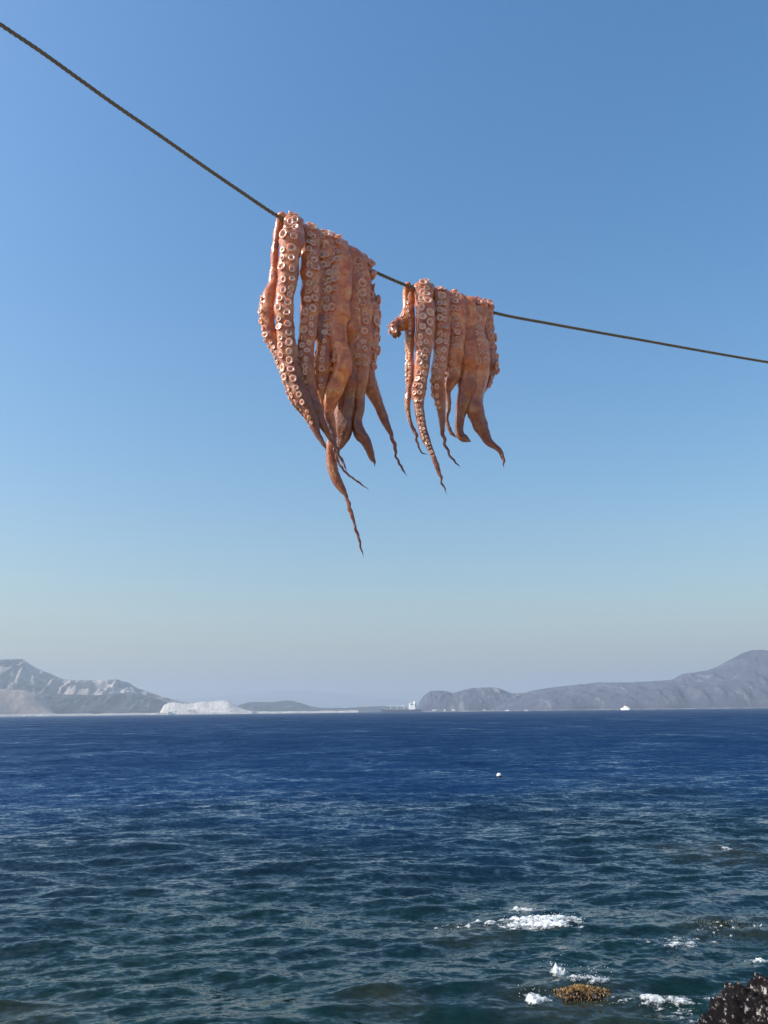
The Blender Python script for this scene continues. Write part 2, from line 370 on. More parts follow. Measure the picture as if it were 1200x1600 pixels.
def cargo_ship():
    D = 3800; p = far(626, D); root = empty('cargo_ship', p); root.scale = (K, K, K); root.rotation_euler.z = -math.atan2(p.x, p.y) - R(24)
    tag(root, 'long dark blue cargo ship with white bridge block on the horizon', 'ship')
    bobj('hull', lambda bm: hull_mesh(bm, 190, 30, 12.5, 0.12, 0.25), m_navy, root)
    def sup(bm):
        for k in range(5): box(bm, 46, 79 - k * 1.0, -12 + k * .4, 12 - k * .4, 12.5 + k * 5.0, 12.5 + k * 5.0 + 4.6); box(bm, 49.4, 78.6 - k, -12.6 + k * .4, 12.6 - k * .4, 17.1 + k * 5.0, 17.5 + k * 5.0)
        box(bm, 50, 62, -16, 16, 37.5, 41)
    s = bobj('bridge_block', sup, m_white, root)
    for k in range(4):
        for j in range(5):
            x = 53.5 + j * 4.6
            bobj('window', lambda bm: box(bm, x, x + 1.1, -12.15 + k * .4, -11.9 + k * .4, 14.4 + k * 5, 15.9 + k * 5), m_dark, s)
    bobj('funnel', lambda bm: box(bm, 66, 76, -5, 5, 37.5, 48), m_white, root)
    bobj('mast', lambda bm: cyl(bm, 56, 0, 41, 52, .5, 8), m_white, root)
    bobj('hatch_cover', lambda bm: [box(bm, -72 + k * 24, -54 + k * 24, -10, 10, 12.5, 15.5) for k in range(5)], m_deck, root)
    for x in (-54, -22, 12):
        c = bobj('deck_crane', lambda bm: (cyl(bm, x + 4, 0, 12.5, 27, 1.3, 10), box(bm, x + 2, x + 6, -2, 2, 27, 31)), m_white, root)
        def jib(bm):
            a = Vector((x + 2, 0, 30)); b = Vector((x - 22, 0, 26)); s_ = Vector((0, .8, 0)); u = Vector((0, 0, .9))
            v = [bm.verts.new(q) for q in (a - s_ - u, a + s_ - u, a + s_ + u, a - s_ + u, b - s_ - u * .4, b + s_ - u * .4, b + s_ + u * .4, b - s_ + u * .4)]
            for f in ((0, 1, 2, 3), (7, 6, 5, 4), (0, 4, 5, 1), (1, 5, 6, 2), (2, 6, 7, 3), (3, 7, 4, 0)): bm.faces.new([v[i] for i in f])
        bobj('jib', jib, m_white, c)
    bobj('foremast', lambda bm: cyl(bm, -85, 0, 14, 26, .5, 8), m_white, root)
cargo_ship()
def ferry():
    D = 3000; p = far(977, D); root = empty('ferry', p); root.scale = (K, K, K); root.rotation_euler.z = -math.atan2(p.x, p.y) - R(25)
    tag(root, 'white ferry sailing below the long right ridge', 'ferry')
    bobj('hull', lambda bm: hull_mesh(bm, 34, 9, 6.5, 0.3, 0.2), m_white, root)
    bobj('cabin', lambda bm: (box(bm, -9, 14, -4, 4, 6.5, 9.6), box(bm, -4, 9, -3.6, 3.6, 9.6, 12.4)), m_white, root)
    bobj('wheelhouse', lambda bm: box(bm, -3, 2, -3, 3, 12.4, 15), m_white, root)
    for k in range(5):
        bobj('window', lambda bm: box(bm, -7 + k * 4, -4.8 + k * 4, -4.1, -3.9, 7.4, 8.6), m_dark, root)
    bobj('funnel', lambda bm: box(bm, 5, 8.5, -1.5, 1.5, 12.4, 16.5), m_rust, root)
    bobj('awning', lambda bm: box(bm, -13.5, -4.5, -4, 4, 11.0, 11.5), m_dark, root)
ferry()
def small_boat(px, D, L, label, red=False):
    p = far(px, D); root = empty('motor_boat', p); root.scale = (K, K, K); root.rotation_euler.z = -math.atan2(p.x, p.y) + R(-8)
    tag(root, label, 'boat', 'small white boats near the far shore')
    bobj('hull', lambda bm: hull_mesh(bm, L, L * .28, L * .14, 0.35, 0.3), m_white, root)
    bobj('cabin', lambda bm: box(bm, -L * .12, L * .2, -L * .1, L * .1, L * .14, L * .30), m_white, root)
    bobj('windscreen', lambda bm: box(bm, -L * .13, -L * .12, -L * .09, L * .09, L * .2, L * .28), m_dark, root)
    bobj('mast', lambda bm: cyl(bm, L * .05, 0, L * .30, L * .48, L * .012, 6), m_rust if red else m_white, root)
small_boat(822.5, 3600, 17, 'small white boat with red mast off the left end of the long ridge', True)
small_boat(793, 3800, 22, 'small white boat close to the shore right of the headland')

# buoy
def buoy():
    p = sea_at(780, 1213); x, y, z = sea_xyz(np.array([p.x]), np.array([p.y])); p = Vector((x[0], y[0], z[0] * 0.4))
    root = empty('mooring_buoy', p); tag(root, 'lone white mooring buoy floating in the open water', 'buoy')
    def ball(bm): bmesh.ops.create_uvsphere(bm, u_segments=24, v_segments=16, radius=0.15, matrix=Matrix.Translation((0, 0, 0.07)))
    bobj('float', ball, m_white, root, True)
    def ring(bm):
        n, m_ = 24, 8
        vs = [[bm.verts.new(((0.150 + .030 * math.cos(b)) * math.cos(a), (0.150 + .030 * math.cos(b)) * math.sin(a), 0.02 + .035 * math.sin(b))) for b in [k * 2 * math.pi / m_ for k in range(m_)]] for a in [k * 2 * math.pi / n for k in range(n)]]
        for i in range(n):
            for j in range(m_): bm.faces.new((vs[i][j], vs[(i + 1) % n][j], vs[(i + 1) % n][(j + 1) % m_], vs[i][(j + 1) % m_]))
    bobj('waterline_band', ring, m_dark, root, True)
    bobj('eye_bolt', lambda bm: cyl(bm, 0, 0, .21, .30, .025, 10), m_dark, root)
buoy()

# ------------------------------------------------------------------ foam
nf = NT('foam'); g = nf.n('ShaderNodeNewGeometry'); t = nf.noise(g.outputs['Position'], 9, 6, .7)
nf.l(nf.ramp(t.outputs[0], [(0.35, (0.50, 0.56, 0.58)), (0.55, (0.86, 0.88, 0.88))]).outputs[0], nf.b.inputs['Base Color']); nf.set(Roughness=0.75)
nf.l(nf.bump(nf.noise(g.outputs['Position'], 30, 6, .7).outputs[0], 1.0, 0.03).outputs[0], nf.b.inputs['Normal'])
at_ = nf.n('ShaderNodeAttribute', attribute_name='cover')
fz = nf.noise(nf.vmul(g.outputs['Position'], (1, 1.8, 1)), 17, 7, .75)
nf.l(nf.math('ADD', nf.math('MULTIPLY', at_.outputs['Fac'], 1.5), nf.math('MULTIPLY', nf.math('SUBTRACT', fz.outputs[0], 0.52), 4.5), clamp=True), nf.b.inputs['Alpha'])
m_foam = nf.m
def foam(px, py, rx, ry, lump, thr, seed, label, sc=3.0, step=0.022, name='sea_foam'):
    c = sea_at(px, py); nx, ny = int(2 * rx / step), int(2 * ry / step)
    xs = np.linspace(-rx, rx, nx); ys = np.linspace(-ry, ry, ny)
    X, Y = np.meshgrid(xs, ys, indexing='ij'); M = np.zeros_like(X); L = np.zeros_like(X)
    for i in range(nx):
        for j in range(ny):
            q = Vector((X[i, j] * sc, Y[i, j] * sc * 1.9, seed))
            e = 1 - (X[i, j] / rx) ** 2 - (Y[i, j] / ry) ** 2
            M[i, j] = e * 0.8 + 1.05 * mn.fractal(q, 0.7, 2.0, 6) - thr
            L[i, j] = (0.5 + 0.5 * mn.fractal(q * 2.6 + Vector((5, 5, 5)), 0.6, 2.0, 7)) * max(0, e)
    x, y, z = sea_xyz(c.x + X, c.y + Y)
    z = z + 0.010 + np.clip(M, 0, 1) * 0.04 + lump * L * np.clip(M * 2, 0, 1)
    V = np.stack([x, y, z], -1).reshape(-1, 3); idx = np.arange(nx * ny).reshape(nx, ny); keep = M > -0.22
    k = keep[:-1, :-1] & keep[1:, :-1] & keep[1:, 1:] & keep[:-1, 1:]
    q = np.stack([idx[:-1, :-1][k], idx[1:, :-1][k], idx[1:, 1:][k], idx[:-1, 1:][k]], -1)
    used = np.unique(q); mp = -np.ones(nx * ny, int); mp[used] = np.arange(len(used))
    verts = [tuple(v) for v in V[used]]; faces = [tuple(f) for f in mp[q].tolist()]
    # spray drops flung over the foam
    rr = random.Random(seed)
    if lump > 0.05:
        tops = V[used]
        for _ in range(int(70 * rx * 2)):
            b = tops[rr.randrange(len(tops))]; s = rr.uniform(.003, .009)
            o = Vector((b[0] + rr.gauss(0, .08), b[1] + rr.gauss(0, .08), b[2] + abs(rr.gauss(0, .09)))); n0 = len(verts)
            verts += [tuple(o + Vector(d) * s) for d in ((1, 0, 0), (-1, 0, 0), (0, 1, 0), (0, -1, 0), (0, 0, 1), (0, 0, -1))]
            faces += [(n0 + a, n0 + b_, n0 + c_) for a, b_, c_ in ((0, 2, 4), (2, 1, 4), (1, 3, 4), (3, 0, 4), (2, 0, 5), (1, 2, 5), (3, 1, 5), (0, 3, 5))]
    o = mesh_obj(name, verts, faces, m_foam)
    cov = np.ones(len(verts), dtype=np.float32); cov[:len(used)] = M.reshape(-1)[used]
    o.data.attributes.new('cover', 'FLOAT', 'POINT').data.foreach_set('value', cov)
    tag(o, label, 'foam', kind='stuff'); return o
foam(842, 1447, 0.86, 0.50, 0.09, 0.10, 3, 'bright white breaking foam over the submerged rock')
foam(735, 1446, 0.85, 0.35, 0.03, 0.72, 4, 'thin foam streak trailing left of the breaking foam', 4.0)
foam(812, 1424, 0.40, 0.25, 0.05, 0.55, 5, 'thin foam crest behind the breaking foam', 4.0)
foam(1062, 1478, 0.75, 0.65, 0.02, 0.84, 6, 'scattered foam flecks left of the weedy water patch', 3.6)
foam(1120, 1458, 0.70, 0.55, 0.02, 0.98, 61, 'scattered foam flecks over the weedy water patch', 5.0)
foam(1195, 1502, 0.30, 0.28, 0.04, 0.55, 7, 'foam patch at the right edge above the black rock', 4.0)
foam(842, 1573, 0.20, 0.18, 0.07, 0.10, 8, 'small white foam clump left of the seaweed rock', 5.0)
foam(877, 1535, 0.16, 0.16, 0.17, 0.15, 9, 'splash of foam rising behind the seaweed rock', 5.0)
foam(925, 1548, 0.42, 0.16, 0.08, 0.45, 91, 'foam washing over the back of the seaweed rock', 5.0)
foam(1040, 1574, 1.15, 0.22, 0.02, 0.58, 10, 'foam line running from seaweed rock to black rock', 3.2)
foam(1085, 1588, 0.7, 0.40, 0.015, 0.90, 12, 'foam wash at the foot of the black rock', 3.6)
foam(1135, 1325, 0.30, 0.40, 0.02, 0.62, 13, 'tiny pale foam fleck far out on the right', 3.6)

# ------------------------------------------------------------------ seaweed rock
nr = NT('wet_rock'); g = nr.n('ShaderNodeNewGeometry')
t = nr.noise(g.outputs['Position'], 12, 8, .7)
nr.l(nr.ramp(t.outputs[0], [(0.3, (0.002, 0.002, 0.002)), (0.52, (0.008, 0.006, 0.007)), (0.57, (0.05, 0.04, 0.04)), (0.62, (0.45, 0.41, 0.38))]).outputs[0], nr.b.inputs['Base Color'])  # pale specks are sun glints on wet rock, painted as base colour
nr.set(Roughness=0.75, Specular_IOR_Level=0.12); nr.l(nr.bump(nr.noise(g.outputs['Position'], 40, 8, .7).outputs[0], 1.0, 0.02).outputs[0], nr.b.inputs['Normal'])
m_rock = nr.m
nw = NT('seaweed'); oi = nw.n('ShaderNodeNewGeometry')
nw.l(nw.ramp(oi.outputs['Random Per Island'], [(0.0, (0.07, 0.035, 0.012)), (0.45, (0.22, 0.12, 0.03)), (0.8, (0.36, 0.20, 0.05)), (1.0, (0.42, 0.28, 0.12))]).outputs[0], nw.b.inputs['Base Color']); nw.set(Roughness=0.4)
m_weed = nw.m
def seaweed_rock():
    c = sea_at(912, 1563); root = empty('seaweed_rock', (c.x, c.y, 0.07))
    tag(root, 'low rock covered with golden brown seaweed just breaking the surface', 'rock')
    n, m_ = 26, 40; P = np.zeros((n, m_, 3)); pts = []
    for i in range(n):
        for j in range(m_):
            a = j * 2 * math.pi / m_; r = i / (n - 1)
            f = 1 + 0.22 * mn.fractal(Vector((math.cos(a) * 2, math.sin(a) * 2, 4)), 1, 2, 4)
            x, y = .50 * r * f * math.cos(a), .30 * r * f * math.sin(a)
            z = 0.045 * (1 - r ** 2) - 0.12 * r ** 3 + 0.04 * mn.fractal(Vector((x * 6, y * 6, 1)), 1, 2, 5) + 0.04
            P[i, j] = (x, y, z)
            if i > 0 and z > -0.06: pts.append((x, y, z))
    grid_mesh('rock', P[:, ::-1], m_rock, root, wrap=True)
    V, Fs = [], []; rr = random.Random(5)
    for k in range(1500):
        x, y, z = pts[rr.randrange(len(pts))]; x += rr.gauss(0, .03); y += rr.gauss(0, .02)
        h = rr.uniform(.025, .065); wd = rr.uniform(.008, .018); a = rr.uniform(0, 6.28)
        o = Vector((x, y, z - .01)); lean = Vector((rr.gauss(0, .5), rr.gauss(0, .5), 1)).normalized(); s = Vector((math.cos(a), math.sin(a), 0)); b = Vector((-s.y, s.x, 0)) * .35
        n0 = len(V)
        for tt, ww in ((0, .6), (.5, 1.0), (.85, .8), (1, .15)):
            q = o + lean * h * tt + Vector((0, 0, -.02 * tt * tt)); V += [tuple(q + (s * math.cos(u) + b * math.sin(u)) * wd * ww) for u in (0, 2.09, 4.19)]
        for r_ in range(3):
            for u in range(3): Fs.append((n0 + r_ * 3 + u, n0 + r_ * 3 + (u + 1) % 3, n0 + r_ * 3 + 3 + (u + 1) % 3, n0 + r_ * 3 + 3 + u))
        Fs.append((n0 + 9, n0 + 10, n0 + 11))
    tag(mesh_obj('seaweed', V, Fs, m_weed, root), kind='stuff')
seaweed_rock()
def weed_patch():
    c = sea_at(1128, 1452); V, Fs = [], []; rr = random.Random(15); xs = [c.x + rr.gauss(0, .26) for _ in range(260)]; ys = [c.y + rr.gauss(0, .24) for _ in range(260)]
    X, Y, Z = sea_xyz(np.array(xs), np.array(ys))
    for x, y, z in zip(X, Y, Z):
        h = rr.uniform(.03, .08); a = rr.uniform(0, 6.28); lean = Vector((rr.gauss(0, .9), rr.gauss(0, .6), .8)).normalized(); s = Vector((math.cos(a), math.sin(a), 0)) * rr.uniform(.006, .014)
        o = Vector((x, y, z - .012)); n0 = len(V); V += [tuple(o - s), tuple(o + s), tuple(o + lean * h * .6 + s * 1.2), tuple(o + lean * h), tuple(o + lean * h * .6 - s * 1.2), tuple(o + Vector((0, 0, -.02)))]
        Fs += [(n0, n0 + 1, n0 + 2, n0 + 4), (n0 + 4, n0 + 2, n0 + 3), (n0, n0 + 5, n0 + 1)]
    m = flat('dark_kelp', (0.03, 0.035, 0.015), 0.35, 0.5, 4)
    tag(mesh_obj('weed_patch', V, Fs, m), 'dark weed tips poking out of the water among foam flecks', 'seaweed', kind='stuff')
weed_patch()
def black_rock():
    c = sea_at(1312, 1736); root_p = Vector((c.x, c.y, 0))
    n, m_ = 170, 260; P = np.zeros((n, m_, 3))
    for i in range(n):
        for j in range(m_):
            a = j * 2 * math.pi / m_; r = i / (n - 1)
            f = 1 + 0.20 * mn.fractal(Vector((math.cos(a) * 1.6, math.sin(a) * 1.6, 9)), 1, 2, 5)
            x, y = 1.75 * r * f * math.cos(a), 1.75 * r * f * math.sin(a)
            z = 1.0 * (1 - r ** 2.2) - 0.35 * r ** 4
            q = Vector((x, y, z))
            d = 0.22 * mn.fractal(q * 2.2, 0.7, 2.1, 6) + 0.05 * (mn.ridged_multi_fractal(Vector((q.x, q.y, 0)) * 5, 0.8, 2.2, 5, 1, 2) - 1)
            vor = mn.voronoi(Vector((x, y, 0)) * 7)[0]; d += 0.06 * (vor[1] - vor[0]) + 0.05 * mn.noise(q * 14)
            nrm = Vector((x * .5, y * .5, 0.8)).normalized(); q += nrm * d
            P[i, j] = q
    o = grid_mesh('shore_rock', P[:, ::-1], m_rock, wrap=True); o.location = root_p
    tag(o, 'jagged black wet rock at the bottom right corner', 'rock')
black_rock()

# ------------------------------------------------------------------ unseen quay underfoot, wall and hillside, added to bounce warm light
m_pave = flat('quay_stone', (0.43, 0.36, 0.28), 0.85, 0.25, 3.0)
m_lime = flat('bounce_masonry', (0.42, 0.34, 0.26), 0.8, 0.06, 1.0)
m_earth = flat('dry_earth', (0.30, 0.24, 0.17), 0.95, 0.3, 0.3)
m_wood = flat('weathered_wood', (0.22, 0.16, 0.11), 0.8, 0.3, 6.0)
def quay():
    bm = bmesh.new(); box(bm, -30, 30, -9, 2.55, -3, 2.30); box(bm, -30.05, 30.05, 2.2, 2.62, 2.303, 2.42)
    me = bpy.data.meshes.new('quay'); bm.to_mesh(me); bm.free(); me.materials.append(m_pave)
    o = bpy.data.objects.new('quay', me); C.objects.link(o); tag(o, 'unseen pale stone quay added to bounce warm light', 'quay', kind='structure')
    bm = bmesh.new(); box(bm, -30, 30, -9.6, -9.003, 2.0, 6.4)
    me = bpy.data.meshes.new('bounce_wall'); bm.to_mesh(me); bm.free(); me.materials.append(m_lime)
    o = bpy.data.objects.new('bounce_wall', me); C.objects.link(o); tag(o, 'unseen long tan masonry wall added behind the quay for warm bounce', 'wall', kind='structure')
    P = np.zeros((20, 40, 3))
    for i in range(20):
        for j in range(40):
            x = -400 + 800 * j / 39; y = -10 - 200 * i / 19
            P[i, j] = (x, y, -1 if i == 0 and abs(x) > 30 else 3 + i * 3.2 + 5 * mn.noise(Vector((x * .02, y * .02, 2))) * min(1, i / 4))
    tag(grid_mesh('hillside', P[::-1], m_earth), 'unseen dry hillside added behind the quay for warm bounce', 'hillside', kind='structure')
quay()

# ------------------------------------------------------------------ rope
def ropeY(px): return 1.2 + 0.0009 * px
ROPE = [(-420, -260), (-200, -96), (0, 38), (60, 78), (120, 121), (180, 164), (250, 212), (320, 261), (380, 302), (434, 338), (500, 376), (540, 399), (580, 422), (640, 448), (700, 468), (777, 490), (860, 506), (960, 524), (1000, 531), (1100, 549), (1200, 566), (1330, 586), (1500, 606)]
def rope_y(px): return float(interp(ROPE, px))
def catmull(pts, n):
    pts = [np.array(p, float) for p in pts]; pts = [2 * pts[0] - pts[1]] + pts + [2 * pts[-1] - pts[-2]]
    out = []; segs = len(pts) - 3
    for k in range(n):
        u = k / (n - 1) * segs; i = min(int(u), segs - 1); t = u - i
        p0, p1, p2, p3 = pts[i:i + 4]
        out.append(0.5 * ((2 * p1) + (-p0 + p2) * t + (2 * p0 - 5 * p1 + 4 * p2 - p3) * t * t + (-p0 + 3 * p1 - 3 * p2 + p3) * t ** 3))
    return out
nrp = NT('rope_fibre'); g = nrp.n('ShaderNodeNewGeometry')
t = nrp.noise(g.outputs['Position'], 900, 4, .6); t2 = nrp.noise(g.outputs['Position'], 60, 3)
c1 = nrp.ramp(t.outputs[0], [(0.36, (0.035, 0.03, 0.022)), (0.52, (0.20, 0.165, 0.11)), (0.68, (0.55, 0.46, 0.33))]).outputs[0]
nrp.l(nrp.mix(nrp.math('MULTIPLY', t2.outputs[0], 0.6), c1, (0.02, 0.02, 0.022)), nrp.b.inputs['Base Color']); nrp.set(Roughness=0.8)
nrp.l(nrp.bump(t.outputs[0], 0.6, 0.0006).outputs[0], nrp.b.inputs['Normal'])
ROPE_ENDS = []
def rope():
    ctr = catmull([tuple(at(px, py, ropeY(px))) for px, py in ROPE], 5200)
    ctr = [Vector(c) for c in ctr]; d0 = (ctr[0] - ctr[4]).normalized(); d1 = (ctr[-1] - ctr[-5]).normalized()
    ctr = [ctr[0] + d0 * 2.4 * k / 60 for k in range(60, 0, -1)] + ctr + [ctr[-1] + d1 * 2.4 * k / 60 for k in range(1, 61)]
    ROPE_ENDS.extend([ctr[0], ctr[-1]]); root = empty('rope', at(600, 435, ropeY(600)))
    tag(root, 'taut dark twisted rope stretched across the sky', 'rope')
    L = 0; arc = [0]
    for a, b in zip(ctr, ctr[1:]): L += (b - a).length; arc.append(L)
    rad, sr, pitch = 0.0022, 0.0021, 0.030
    for s in range(3):
        P = np.zeros((len(ctr), 6, 3))
        for i, c in enumerate(ctr):
            T = (ctr[min(i + 1, len(ctr) - 1)] - ctr[max(i - 1, 0)]).normalized(); A = T.cross(Vector((0, 0, 1))).normalized(); B = T.cross(A)
            th = arc[i] / pitch * 2 * math.pi + s * 2 * math.pi / 3
            o = c + A * rad * math.cos(th) + B * rad * math.sin(th) - root.location
            for k in range(6):
                ph = th + k * 2 * math.pi / 6; P[i, k] = o + (A * math.cos(ph) + B * math.sin(ph)) * sr
        grid_mesh('strand', P, nrp.m, root, wrap=True)
rope()
for q, lab in zip(ROPE_ENDS, ('weathered wooden post holding the left end of the rope', 'weathered wooden post holding the right end of the rope')):
    r_ = empty('post', (q.x, q.y, 2.30)); tag(r_, lab, 'post')
    bobj('shaft', lambda bm: cyl(bm, 0, 0, 0, q.z - 2.30 + .15, .055, 14, .045), m_wood, r_, True)

# ------------------------------------------------------------------ octopuses
def skin_mat():
    n = NT('octopus_skin'); g = n.n('ShaderNodeNewGeometry'); P = g.outputs['Position']
    at_ = n.n('ShaderNodeAttribute', attribute_name='along'); ab = n.n('ShaderNodeAttribute', attribute_name='oral')
    t = n.noise(P, 38, 6, .6, .6); t2 = n.noise(P, 240, 4, .6)
    c = n.ramp(t.outputs[0], [(0.32, (0.46, 0.105, 0.028)), (0.50, (0.74, 0.225, 0.055)), (0.66, (0.88, 0.42, 0.14))]).outputs[0]
    c = n.mix(n.math('MULTIPLY', ab.outputs['Fac'], 0.30), c, (0.72, 0.32, 0.18))
    spk = n.ramp(t2.outputs[0], [(0.56, 0.0), (0.66, 1.0)]).outputs[0]
    c = n.mix(n.math('MULTIPLY', spk, 0.25), c, (0.24, 0.05, 0.04))
    oi = n.n('ShaderNodeObjectInfo')
    pig = n.ramp(n.noise(P, 22, 4, .6, .8).outputs[0], [(0.42, 0.25), (0.62, 1.0)]).outputs[0]
    c = n.mix(n.math('MULTIPLY', n.n_sep(oi.outputs['Color']), n.math('MULTIPLY', pig, 1.25), clamp=True), c, (0.125, 0.032, 0.030))
    tip = n.ramp(at_.outputs['Fac'], [(0.0, 0.0), (0.55, 0.65), (1.0, 1.0)]).outputs[0]
    c = n.mix(n.math('MULTIPLY', tip, 0.92), c, (0.065, 0.020, 0.014))
    n.l(c, n.b.inputs['Base Color'])
    n.set(Roughness=0.42, IOR=1.40, Coat_Weight=0.9, Coat_Roughness=0.13, Subsurface_Weight=0.75, Subsurface_Scale=0.008)
    n.b.inputs['Subsurface Radius'].default_value = (1.0, 0.36, 0.15)
    h = n.math('ADD', n.math('MULTIPLY', n.noise(P, 150, 5, .6, .5).outputs[0], 1.0), n.math('MULTIPLY', t2.outputs[0], 0.5))
    n.l(n.bump(h, 1.0, 0.0030).outputs[0], n.b.inputs['Normal'])
    return n.m
def sucker_mat():
    n = NT('octopus_sucker'); g = n.n('ShaderNodeNewGeometry'); P = g.outputs['Position']
    oi = n.n('ShaderNodeObjectInfo'); t = n.noise(P, 160, 4)
    c = n.ramp(t.outputs[0], [(0.3, (0.70, 0.36, 0.25)), (0.7, (0.90, 0.70, 0.58))]).outputs[0]
    c = n.mix(n.math('SUBTRACT', 1.0, n.math('ADD', n.n_sep(oi.outputs['Color']), n.math('MULTIPLY', n.math('SUBTRACT', oi.outputs['Random'], .5), .35)), clamp=True), c, (0.54, 0.215, 0.12))
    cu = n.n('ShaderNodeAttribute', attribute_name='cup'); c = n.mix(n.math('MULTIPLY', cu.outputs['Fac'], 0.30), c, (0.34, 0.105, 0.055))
    n.l(c, n.b.inputs['Base Color'])
    n.set(Roughness=0.36, IOR=1.38, Coat_Weight=0.8, Coat_Roughness=0.14, Subsurface_Weight=0.75, Subsurface_Scale=0.008)
    n.b.inputs['Subsurface Radius'].default_value = (1.0, 0.4, 0.25)
    n.l(n.bump(t.outputs[0], 0.3, 0.0008).outputs[0], n.b.inputs['Normal'])
    return n.m
SKIN, SUCK = skin_mat(), sucker_mat()
def sucker_geo(seg, prof, seed=0):
    rr = random.Random(seed); V, Fc = [], []
    jig = [1 + 0.07 * rr.uniform(-1, 1) for _ in range(seg)]
    for (r, z) in prof:
        for k in range(seg):
            a = k * 2 * math.pi / seg; V.append((r * jig[k] * math.cos(a), r * jig[k] * math.sin(a), z * (1 + .1 * math.sin(a + seed))))
    for i in range(len(prof) - 1):
        for k in range(seg): Fc.append((i * seg + k, i * seg + (k + 1) % seg, (i + 1) * seg + (k + 1) % seg, (i + 1) * seg + k))
    Fc.append(tuple((len(prof) - 1) * seg + k for k in range(seg)))
    return V, Fc
PROF = [(0.66, -0.45), (0.70, 0.05), (0.86, 0.22), (1.0, 0.38), (0.97, 0.52), (0.82, 0.58), (0.62, 0.50), (0.46, 0.28), (0.32, 0.14), (0.14, 0.06)]
BIG = []
for s_ in range(5):
    V, Fc = sucker_geo(18, PROF, s_); me = bpy.data.meshes.new('sucker'); me.from_pydata(V, [], Fc); me.materials.append(SUCK)
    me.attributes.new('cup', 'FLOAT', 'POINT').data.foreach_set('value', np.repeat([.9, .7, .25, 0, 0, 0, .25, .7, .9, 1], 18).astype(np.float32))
    me.polygons.foreach_set('use_smooth', [True] * len(me.polygons)); BIG.append(me)
SMALL = sucker_geo(8, [(0.7, -0.4), (0.85, 0.2), (1.0, 0.45), (0.7, 0.5), (0.35, 0.25)])

